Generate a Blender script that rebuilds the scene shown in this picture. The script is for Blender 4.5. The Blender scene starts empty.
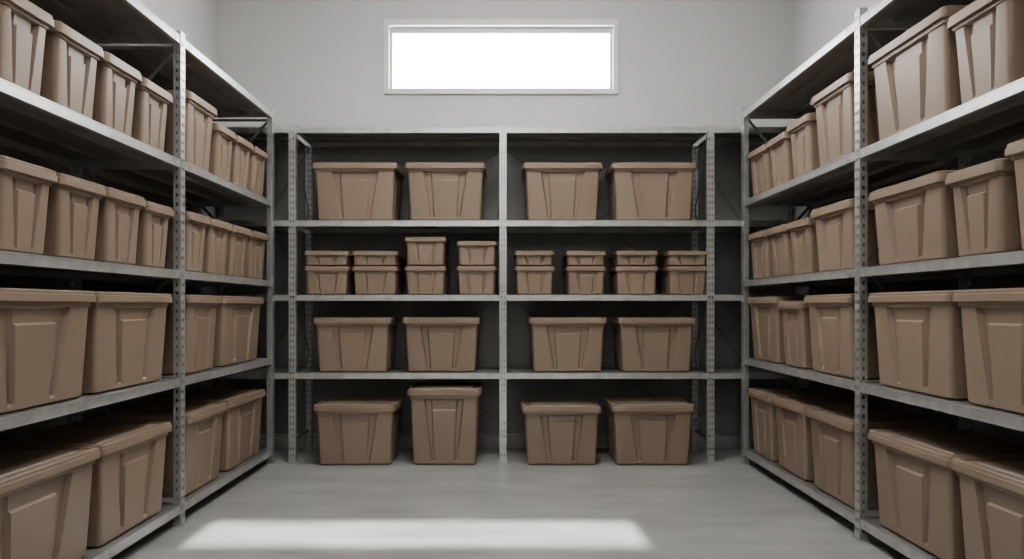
import bpy, bmesh, math, random
from mathutils import Vector, Matrix
random.seed(4)
scene = bpy.context.scene
COL = scene.collection
try:
    scene.view_settings.look = 'AgX - Medium High Contrast'
except Exception as ex:
    print('look', ex)
F = 737.0; CX = 505.0; CH = 1.11

# ---------------- materials ----------------
def new_mat(name):
    m = bpy.data.materials.new(name); m.use_nodes = True
    nt = m.node_tree
    return m, nt, nt.nodes['Principled BSDF']

def noise_mat(name, c1, c2, rough=0.6, metallic=0.0, scale=6.0, bump=0.0, bscale=60.0, rvar=0.0, detail=6.0, stretch=None, objrand=0.0, spec=None):
    m, nt, b = new_mat(name)
    tc = nt.nodes.new('ShaderNodeTexCoord')
    src = tc.outputs['Object']
    if stretch:
        mp = nt.nodes.new('ShaderNodeMapping'); mp.inputs['Scale'].default_value = stretch
        nt.links.new(src, mp.inputs['Vector']); src = mp.outputs['Vector']
    n = nt.nodes.new('ShaderNodeTexNoise'); n.inputs['Scale'].default_value = scale; n.inputs['Detail'].default_value = detail
    nt.links.new(src, n.inputs['Vector'])
    r = nt.nodes.new('ShaderNodeValToRGB')
    r.color_ramp.elements[0].position = 0.3; r.color_ramp.elements[1].position = 0.7
    r.color_ramp.elements[0].color = (*c1, 1); r.color_ramp.elements[1].color = (*c2, 1)
    nt.links.new(n.outputs['Fac'], r.inputs['Fac'])
    out = r.outputs['Color']
    if objrand > 0:
        oi = nt.nodes.new('ShaderNodeObjectInfo')
        mr = nt.nodes.new('ShaderNodeMapRange')
        mr.inputs['To Min'].default_value = 1 - objrand; mr.inputs['To Max'].default_value = 1 + objrand
        nt.links.new(oi.outputs['Random'], mr.inputs['Value'])
        hs = nt.nodes.new('ShaderNodeHueSaturation')
        nt.links.new(out, hs.inputs['Color']); nt.links.new(mr.outputs['Result'], hs.inputs['Value'])
        out = hs.outputs['Color']
    nt.links.new(out, b.inputs['Base Color'])
    b.inputs['Roughness'].default_value = rough
    b.inputs['Metallic'].default_value = metallic
    if spec is not None: b.inputs['Specular IOR Level'].default_value = spec
    if rvar > 0:
        mr = nt.nodes.new('ShaderNodeMapRange')
        mr.inputs['To Min'].default_value = rough - rvar; mr.inputs['To Max'].default_value = rough + rvar
        nt.links.new(n.outputs['Fac'], mr.inputs['Value']); nt.links.new(mr.outputs['Result'], b.inputs['Roughness'])
    if bump > 0:
        n2 = nt.nodes.new('ShaderNodeTexNoise'); n2.inputs['Scale'].default_value = bscale; n2.inputs['Detail'].default_value = 4
        nt.links.new(src, n2.inputs['Vector'])
        bp = nt.nodes.new('ShaderNodeBump'); bp.inputs['Strength'].default_value = bump; bp.inputs['Distance'].default_value = 0.01
        nt.links.new(n2.outputs['Fac'], bp.inputs['Height']); nt.links.new(bp.outputs['Normal'], b.inputs['Normal'])
    return m

M_WALL = noise_mat('painted_plaster', (0.58,0.58,0.57), (0.61,0.61,0.60), 0.85, scale=1.5)
M_CEIL = noise_mat('ceiling_paint', (0.7,0.7,0.69), (0.74,0.74,0.73), 0.9, scale=2)
M_FLOOR = noise_mat('polished_concrete', (0.34,0.34,0.33), (0.47,0.47,0.46), 0.32, scale=3.0, bump=0.04, bscale=24, rvar=0.08, detail=12, stretch=(0.6,1.8,1))
M_TOTE = noise_mat('brown_plastic', (0.298,0.228,0.172), (0.312,0.239,0.181), 0.40, scale=3, objrand=0.05, spec=0.45)
M_STEEL = noise_mat('galvanised_steel', (0.50,0.50,0.495), (0.64,0.64,0.63), 0.34, metallic=0.6, scale=14, rvar=0.08)
M_DECK = noise_mat('shelf_steel', (0.34,0.34,0.335), (0.44,0.44,0.43), 0.42, metallic=0.6, scale=9, rvar=0.1)
M_BRACE = noise_mat('brace_steel', (0.20,0.20,0.195), (0.26,0.26,0.255), 0.5, metallic=0.4, scale=9)
M_SHADE_SHEET = noise_mat('painted_shade_sheet', (0.26,0.26,0.25), (0.295,0.295,0.283), 0.6, metallic=0.1, scale=3, rvar=0.05)  # dark tone stands in for the shade behind the shelves
M_FRAME = noise_mat('window_paint', (0.74,0.74,0.73), (0.78,0.78,0.77), 0.5, scale=5)
M_SASH = noise_mat('sash_aluminium', (0.40,0.40,0.39), (0.44,0.44,0.43), 0.45, metallic=0.3, scale=5)
M_TRIM = noise_mat('trim_paint', (0.40,0.40,0.39), (0.44,0.44,0.43), 0.6, scale=5)

mg, nt, b = new_mat('window_glass')
nt.nodes.remove(b)
o = nt.nodes['Material Output']; tr = nt.nodes.new('ShaderNodeBsdfTransparent'); gl = nt.nodes.new('ShaderNodeBsdfGlossy')
gl.inputs['Roughness'].default_value = 0.02
mx = nt.nodes.new('ShaderNodeMixShader'); mx.inputs[0].default_value = 0.04
nt.links.new(tr.outputs[0], mx.inputs[1]); nt.links.new(gl.outputs[0], mx.inputs[2]); nt.links.new(mx.outputs[0], o.inputs[0])
me_, nt, b = new_mat('light_diffuser')
b.inputs['Emission Color'].default_value = (1, 0.985, 0.96, 1); b.inputs['Emission Strength'].default_value = 13.5
fill_mat, nt, b = new_mat('added_fill_diffuser')
b.inputs['Emission Color'].default_value = (1, 0.985, 0.96, 1); b.inputs['Emission Strength'].default_value = 6.0

# ---------------- helpers ----------------
def sharpen(bm, ang=24):
    for f in bm.faces: f.smooth = True
    a = math.radians(ang)
    for e in bm.edges:
        if len(e.link_faces) == 2:
            e.smooth = e.calc_face_angle(0) < a
        else: e.smooth = False

def to_obj(bm, name, mats, parent=None, smooth=False, loc=(0,0,0)):
    bm.normal_update()
    if smooth: sharpen(bm)
    me = bpy.data.meshes.new(name); bm.to_mesh(me); bm.free()
    for m in mats: me.materials.append(m)
    ob = bpy.data.objects.new(name, me); COL.objects.link(ob); ob.location = loc
    if parent: ob.parent = parent
    return ob

def box(bm, x0,x1,y0,y1,z0,z1, mi=0):
    vs = [bm.verts.new(p) for p in ((x0,y0,z0),(x1,y0,z0),(x1,y1,z0),(x0,y1,z0),(x0,y0,z1),(x1,y0,z1),(x1,y1,z1),(x0,y1,z1))]
    for q in ((0,3,2,1),(4,5,6,7),(0,1,5,4),(1,2,6,5),(2,3,7,6),(3,0,4,7)):
        f = bm.faces.new([vs[i] for i in q]); f.material_index = mi

def bar(bm, p, q, w, t, nrm):
    p = Vector(p); q = Vector(q); d = (q-p).normalized(); n = Vector(nrm); s = d.cross(n).normalized()
    vs = []
    for c in (p, q):
        for a, b_ in ((-1,-1),(1,-1),(1,1),(-1,1)):
            vs.append(bm.verts.new(c + s*a*w/2 + n*b_*t/2))
    for f in ((0,1,2,3),(7,6,5,4),(0,4,5,1),(1,5,6,2),(2,6,7,3),(3,7,4,0)):
        bm.faces.new([vs[i] for i in f])

# ---------------- room ----------------
RX0, RX1 = -2.24, 2.24
YB, YF, ZC = 5.76, -1.6, 3.95
TH = 0.14; TB = 0.06
WX0, WX1, WZ0, WZ1 = -0.935, 0.875, 2.77, 3.335
VX0, VX1, VZ0, VZ1 = -1.52, 0.68, 3.005, 3.318     # opening added behind the camera to throw the floor sun patch
bm = bmesh.new(); box(bm, RX0-TH, RX1+TH, YF-TH, YB+TB, -0.1, 0); to_obj(bm, 'floor', [M_FLOOR])
bm = bmesh.new(); box(bm, RX0-TH, RX1+TH, YF-TH, YB+TB, ZC, ZC+0.1); to_obj(bm, 'ceiling', [M_CEIL])
bm = bmesh.new(); box(bm, RX0-TH, RX0, YF, YB, 0, ZC); to_obj(bm, 'wall_left', [M_WALL])
bm = bmesh.new(); box(bm, RX1, RX1+TH, YF, YB, 0, ZC); to_obj(bm, 'wall_right', [M_WALL])
def holed_wall(name, y0, y1, a0, a1, b0, b1):
    bm = bmesh.new()
    box(bm, RX0-TH, a0, y0, y1, 0, ZC); box(bm, a1, RX1+TH, y0, y1, 0, ZC)
    box(bm, a0, a1, y0, y1, 0, b0); box(bm, a0, a1, y0, y1, b1, ZC)
    to_obj(bm, name, [M_WALL])
holed_wall('wall_front', YF-TH, YF, VX0, VX1, VZ0, VZ1)
holed_wall('wall_back', YB, YB+TB, WX0, WX1, WZ0, WZ1)
bm = bmesh.new(); box(bm, RX0, RX1, YB-0.014, YB, 0, 0.09); box(bm, RX0, RX1, YB-0.009, YB, 0.09, 0.1); to_obj(bm, 'baseboard_back', [M_TRIM])
bm = bmesh.new(); box(bm, RX0, RX0+0.014, YF, YB-0.014, 0, 0.09); to_obj(bm, 'baseboard_left', [M_TRIM])
bm = bmesh.new(); box(bm, RX1-0.014, RX1, YF, YB-0.014, 0, 0.09); to_obj(bm, 'baseboard_right', [M_TRIM])

def frame(bm, x0,x1,z0,z1,w,y0,y1, wt=None):
    wt = wt or w
    box(bm, x0, x0+w, y0, y1, z0, z1); box(bm, x1-w, x1, y0, y1, z0, z1)
    box(bm, x0+w, x1-w, y0, y1, z0, z0+w); box(bm, x0+w, x1-w, y0, y1, z1-wt, z1)
win = bpy.data.objects.new('window_1', None); COL.objects.link(win); win.location = ((WX0+WX1)/2, YB+0.01, (WZ0+WZ1)/2)
cx, cy, cz = win.location
bm = bmesh.new(); frame(bm, WX0-cx-0.008, WX1-cx+0.008, WZ0-cz-0.006, WZ1-cz+0.008, 0.038, -0.03, 0.02, 0.044); to_obj(bm, 'outer_frame', [M_FRAME], win)
bm = bmesh.new(); frame(bm, WX0-cx+0.02, WX1-cx-0.02, WZ0-cz+0.02, WZ1-cz-0.03, 0.030, 0.02, 0.045, 0.050); to_obj(bm, 'sash', [M_SASH], win)
bm = bmesh.new(); box(bm, WX0-cx+0.03, WX1-cx-0.03, 0.030, 0.034, WZ0-cz+0.03, WZ1-cz-0.04); to_obj(bm, 'pane', [mg], win)
sun_opening = bpy.data.objects.new('added_sun_window', None); COL.objects.link(sun_opening); sun_opening.location = ((VX0+VX1)/2, YF-0.07, (VZ0+VZ1)/2)  # added unseen window, lets the sun reach the floor
cx, cy, cz = sun_opening.location
bm = bmesh.new(); frame(bm, VX0-cx, VX1-cx, VZ0-cz, VZ1-cz, 0.025, -0.03, 0.03); to_obj(bm, 'outer_frame', [M_FRAME], sun_opening)
bm = bmesh.new(); box(bm, VX0-cx+0.02, VX1-cx-0.02, -0.002, 0.002, VZ0-cz+0.02, VZ1-cz-0.02); to_obj(bm, 'pane', [mg], sun_opening)

def ceil_light(x, y, w, l, mat):
    e = bpy.data.objects.new('ceiling_light', None); COL.objects.link(e); e.location = (x, y, ZC)
    bm = bmesh.new(); box(bm, -w/2, w/2, -l/2, l/2, -0.05, -0.001); to_obj(bm, 'housing', [M_FRAME], e)
    bm = bmesh.new(); box(bm, -w/2+0.03, w/2-0.03, -l/2+0.03, l/2-0.03, -0.062, -0.051); to_obj(bm, 'diffuser', [mat], e)
ceil_light(0, 3.7, 1.6, 1.1, me_)
ceil_light(0, 0.6, 1.6, 1.1, fill_mat)  # added dim fill panel above the camera, out of view

# ---------------- rack parts ----------------
PW = 0.05; PD = 0.038
post_cache = {}
def post_mesh(h):
    if h in post_cache: return post_cache[h]
    bm = bmesh.new()
    def plate(org, ux, width, cols, hw, hh, pitch):
        org = Vector(org); ux = Vector(ux)
        xs = [0]; 
        for c in cols: xs += [c-hw/2, c+hw/2]
        xs.append(width)
        zs = [0]; z = 0.04
        while z + hh < h-0.02:
            zs += [z, z+hh]; z += pitch
        zs.append(h)
        g = [[bm.verts.new(org+ux*x+Vector((0,0,zz))) for x in xs] for zz in zs]
        for i in range(len(zs)-1):
            for j in range(len(xs)-1):
                if i % 2 == 1 and j % 2 == 1: continue
                bm.faces.new((g[i][j], g[i][j+1], g[i+1][j+1], g[i+1][j]))
    plate((-PW/2,0,0), (1,0,0), PW, [0.015, 0.035], 0.009, 0.018, 0.045)
    plate((PW/2,0,0), (0,1,0), PD, [0.019], 0.011, 0.018, 0.045)
    plate((-PW/2,0,0), (0,1,0), PD, [0.019], 0.011, 0.018, 0.045)
    bmesh.ops.remove_doubles(bm, verts=bm.verts, dist=0.0001)
    box(bm, -PW/2-0.006, PW/2+0.006, -0.006, PD+0.006, 0.0, 0.005)
    box(bm, -PW/2-0.001, PW/2+0.001, -0.001, PD, 0.0, 0.03)
    me = bpy.data.meshes.new('upright'); bm.normal_update(); bm.to_mesh(me); bm.free(); me.materials.append(M_STEEL)
    post_cache[h] = me
    return me

def add_post(parent, x, y, rot, h):
    ob = bpy.data.objects.new('upright', post_mesh(h)); COL.objects.link(ob); ob.parent = parent
    ob.location = (x, y, 0); ob.rotation_euler = (0,0,rot)

def add_shelf(parent, L, D, x, y, z, rot, lip=0.042):
    bm = bmesh.new()
    box(bm, 0, L, 0.0, D, -0.003, 0, 1)
    box(bm, 0, L, -0.002, 0.001, -lip, 0.0); box(bm, 0, L, 0.001, 0.016, -lip, -lip+0.002)
    box(bm, 0, L, D-0.001, D+0.002, -lip, 0.0); box(bm, 0, L, D-0.016, D-0.001, -lip, -lip+0.002)
    box(bm, 0, 0.002, 0.001, D-0.001, -lip, -0.003); box(bm, L-0.002, L, 0.001, D-0.001, -lip, -0.003)
    for k in (0.33, 0.67):
        box(bm, 0.004, L-0.004, D*k-0.02, D*k+0.02, -0.022, -0.003, 1)
    box(bm, 0, L, -0.0035, -0.002, -0.006, 0.0)
    box(bm, 0, L, -0.0035, -0.002, -lip, -lip+0.006)
    for xx in (0.05, 0.08, L-0.05, L-0.08):
        for zz in (-0.014, -0.028):
            box(bm, xx-0.004, xx+0.004, -0.005, -0.002, zz-0.003, zz+0.003)
    ob = to_obj(bm, 'shelf', [M_STEEL, M_DECK], parent, loc=(x,y,z)); ob.rotation_euler = (0,0,rot)

def build_rack(name, origin, rot, posts, D, H, levels, backing_z0):
    e = bpy.data.objects.new(name, None); COL.objects.link(e); e.location = origin; e.rotation_euler = (0,0,rot)
    for px in posts:
        add_post(e, px, 0, 0, H)
        add_post(e, px, D, math.pi, H)
    for i in range(len(posts)-1):
        a, b_ = posts[i]+PW/2+0.001, posts[i+1]-PW/2-0.001
        for lv in levels:
            add_shelf(e, b_-a, D-0.012, a, 0.006, lv, 0)
    bm = bmesh.new()
    for px in posts:
        zs = [0.15, 0.75, 1.3, 1.85, H-0.08]
        for k in range(len(zs)-1):
            ya, yb = (0.03, D-0.03) if k % 2 == 0 else (D-0.03, 0.03)
            bar(bm, (px, ya, zs[k]), (px, yb, zs[k+1]), 0.018, 0.003, (1,0,0))
        for z in (0.15, H-0.08):
            bar(bm, (px, 0.03, z), (px, D-0.03, z), 0.018, 0.003, (1,0,0))
    for i in range(len(posts)-1):
        a, b_ = posts[i], posts[i+1]
        bar(bm, (a, D-0.001, 0.2), (b_, D-0.001, H/2), 0.016, 0.002, (0,1,0))
        bar(bm, (a, D+0.002, H/2), (b_, D+0.002, 0.2), 0.016, 0.002, (0,1,0))
        bar(bm, (a, D-0.001, H/2), (b_, D-0.001, H-0.06), 0.016, 0.002, (0,1,0))
        bar(bm, (a, D+0.002, H-0.06), (b_, D+0.002, H/2), 0.016, 0.002, (0,1,0))
    to_obj(bm, 'braces', [M_BRACE], e)
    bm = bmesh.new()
    box(bm, posts[0], posts[-1], D+0.006, D+0.009, backing_z0, H-0.01)  # added sheet, painted dark where the wall behind lies in shade
    to_obj(bm, 'shade_backing', [M_SHADE_SHEET], e)
    return e

XL, XR = -1.635, 1.675
SIDE_D = 0.565
LV_S = [2.475, 1.85, 1.29, 0.745, 0.105]
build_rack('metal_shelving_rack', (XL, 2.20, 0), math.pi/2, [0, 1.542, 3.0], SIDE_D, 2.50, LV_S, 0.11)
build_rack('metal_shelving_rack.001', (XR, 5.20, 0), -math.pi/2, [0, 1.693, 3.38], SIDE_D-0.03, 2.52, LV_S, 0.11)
BY = 5.245
LV_B = [2.385, 1.72, 1.19, 0.633]
ox = RX0+0.05
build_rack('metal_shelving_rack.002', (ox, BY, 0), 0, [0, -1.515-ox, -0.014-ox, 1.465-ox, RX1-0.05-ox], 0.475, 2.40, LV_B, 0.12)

# ---------------- totes ----------------
def ring(bm, hx, hy, r, z, g=0.0, c=0.0, a1=0.32, a2=0.45):
    pts = []
    e = 0.010
    def side(h):
        s = h - r
        return [(-s,0), (-a2*h,0), (-a2*h+e,g), (-a1*h-e,g), (-a1*h,c), (a1*h,c), (a1*h+e,g), (a2*h-e,g), (a2*h,0), (s,0)]
    def arc(cx_, cy_, a0):
        for k in (1,2,3):
            a = a0 + math.pi/2*k/4
            pts.append((cx_+r*math.cos(a), cy_+r*math.sin(a), z))
    for t,o_ in side(hx): pts.append((t, -hy-o_, z))
    arc(hx-r, -hy+r, -math.pi/2)
    for t,o_ in side(hy): pts.append((hx+o_, t, z))
    arc(hx-r, hy-r, 0)
    for t,o_ in side(hx): pts.append((-t, hy+o_, z))
    arc(-hx+r, hy-r, math.pi/2)
    for t,o_ in side(hy): pts.append((-hx-o_, -t, z))
    arc(-hx+r, -hy+r, math.pi)
    return [bm.verts.new(p) for p in pts]

def loft(bm, rings, cap0=True, cap1=True):
    n = len(rings[0])
    for A, B in zip(rings, rings[1:]):
        for i in range(n):
            j = (i+1) % n
            bm.faces.new((A[i], A[j], B[j], B[i]))
    if cap0: bm.faces.new(list(reversed(rings[0])))
    if cap1: bm.faces.new(rings[-1])

tote_cache = {}
def tote_mesh(W, D, H):
    key = (round(W,2), round(D,2), round(H,2))
    if key in tote_cache: return tote_cache[key]
    W, D, H = key
    bm = bmesh.new()
    small = H < 0.25
    lidh = 0.026 if small else 0.038
    over = 0.012 if small else 0.019
    hxT, hyT = W/2-over, D/2-over
    Hb = H - lidh
    gd = 0.010 if small else 0.020
    tap = 0.019*min(1, H/0.4)
    lv = [ (0.0,-0.008,0,0), (0.02,0,0,0), (0.05,0,0,0), (0.075,0,-gd,0.0), (0.77,0,-gd,0.0), (0.79,0,-gd,-gd*0.5), (0.92,0,-gd,-gd*0.5), (0.935,0,0,0), (0.94,0.006,0,0), (1.0,0.006,0,0)]
    rs = []
    for v, ins, g, c in lv:
        k = tap*(1-v)
        a1 = 0.30 + 0.06*v
        a2 = 0.41 + 0.20*v
        rs.append(ring(bm, hxT-k+ins, hyT-k+ins, 0.018, v*Hb, g, c, a1, a2))
    loft(bm, rs)
    hx, hy = W/2, D/2
    L = [(-over+0.004,Hb-0.004,0,0), (-0.002,Hb-0.006,0,0), (0.0,Hb-0.004,0,0), (0.0,H-0.017,0,0), (-0.004,H-0.015,0,0), (-0.004,H-0.004,0,0), (-0.008,H,0,0), (-0.022,H,0,0), (-0.028,H-0.009,0,0), (-0.062,H-0.009,0,0), (-0.068,H-0.002,0,0)]
    rs = []
    for ins, z, g, c in L:
        rs.append(ring(bm, hx+ins, hy+ins, max(0.008, 0.022+ins*0.3), z, g, c, 0.34, 0.5))
    loft(bm, rs)
    for sx in (-1,1):
        for sy in (-1,1):
            x_, y_ = sx*(hxT-tap-0.06), sy*(hyT-tap-0.06)
            box(bm, x_-0.03, x_+0.03, y_-0.03, y_+0.03, -0.004, 0.002)
    bm.normal_update(); sharpen(bm)
    me = bpy.data.meshes.new('storage_tote'); bm.to_mesh(me); bm.free(); me.materials.append(M_TOTE)
    tote_cache[key] = me
    return me

def add_tote(x, y, z, W, D, H, rot=0.0):
    ob = bpy.data.objects.new('storage_tote', tote_mesh(W, D, H)); COL.objects.link(ob)
    ob.location = (x, y, z+0.0045); ob.rotation_euler = (0,0,rot+math.radians(random.uniform(-0.5,0.5)))

def back_row(items, z, y_front, D, S):
    for x0, x1, H in items:
        w = (x1-x0)/S
        add_tote(((x0+x1)/2-CX)/S, y_front + D/2, z, w, D, H)
S = F/5.25
back_row([(311,397,0.415),(404,486,0.415),(523,603,0.415),(612,698,0.415)], 1.72, 5.255, 0.42, S)
back_row([(312,391,0.39),(402,480,0.39),(529,607,0.39),(618,697,0.39)], 0.633, 5.255, 0.42, S)
for x0,x1,h2 in ((303,348,0.10),(351,397,0.10),(404,446,0.20),(456,497,0.17),(514,555,0.10),(566,607,0.10),(616,659,0.10),(668,709,0.10)):
    back_row([(x0,x1,0.205)], 1.19, 5.26, 0.40, S)
    back_row([(x0,x1,h2)], 1.19+0.209, 5.26, 0.40, S)
S2 = F/5.13
back_row([(314,396,0.425),(408,481,0.53),(522,601,0.415),(611,694,0.42)], 0.0, 5.09, 0.45, S2)

def side_row(items, z, side, D=0.49, gap=0.006):
    X = XL if side < 0 else XR
    for xa, xb, H in items:
        off = 4 if side < 0 else -4
        if 175 < xa < 860: off = 1 if side < 0 else -1
        d1 = abs(X)*F/abs(xa+off-CX); d2 = abs(X)*F/abs(xb+off-CX)
        yn, yf = min(d1,d2)+gap, max(d1,d2)
        add_tote(X + side*(D/2+0.002), (yn+yf)/2, z, D, yf-yn, H)
L1, L2, L3, L4 = LV_S[1:]
side_row([(-75,-3,0.31),(-2,54,0.31),(55,103,0.31),(104,140,0.31),(141,171,0.30), (189,218,0.38),(219,237,0.31),(238,254,0.31),(255,269,0.31)], L1, -1, 0.46)
side_row([(-75,-3,0.31),(-2,57,0.31),(58,105,0.31),(106,144,0.31),(145,172,0.30), (189,211,0.31),(212,233,0.31),(234,252,0.31),(253,269,0.31)], L2, -1, 0.46)
side_row([(-35,95,0.42),(96,170,0.42),(189,222,0.42),(225,264,0.42)], L3, -1, 0.5)
side_row([(-45,99,0.43),(100,170,0.43),(189,228,0.43),(231,266,0.43)], L4, -1, 0.5)
side_row([(747,765,0.31),(766,785,0.31),(786,808,0.33),(810,850,0.40),(870,947,0.41),(948,1012,0.35),(1014,1090,0.42)], L1, 1, 0.46)
side_row([(747,765,0.31),(766,785,0.31),(786,808,0.31),(810,850,0.34),(870,945,0.34),(946,1003,0.32),(1005,1090,0.36)], L2, 1, 0.46)
side_row([(747,775,0.42),(777,801,0.39),(803,850,0.42),(870,952,0.42),(953,1060,0.42)], L3, 1, 0.5)
side_row([(747,769,0.43),(771,803,0.43),(805,850,0.43),(870,951,0.43),(952,1060,0.43)], L4, 1, 0.5)

# ---------------- lights / world ----------------
w = bpy.data.worlds.new('World'); scene.world = w; w.use_nodes = True
bg = w.node_tree.nodes['Background']; bg.inputs['Color'].default_value = (0.96,0.98,1,1); bg.inputs['Strength'].default_value = 15.0
sd = bpy.data.lights.new('sun', 'SUN'); sd.energy = 16; sd.angle = math.radians(0.8); sd.color = (1,0.98,0.95)
so = bpy.data.objects.new('sun', sd); COL.objects.link(so); so.location = (0,-6,6)
so.rotation_euler = Vector((0.0, 1.0, -0.6)).to_track_quat('-Z','Y').to_euler()

# ---------------- camera ----------------
cd = bpy.data.cameras.new('camera'); cd.sensor_width = 36; cd.lens = F/1024*36
cd.shift_x = 7/1024; cd.shift_y = 26.5/1024
co = bpy.data.objects.new('camera', cd); COL.objects.link(co); co.location = (0,0,CH); co.rotation_euler = (math.radians(90),0,0)
scene.camera = co
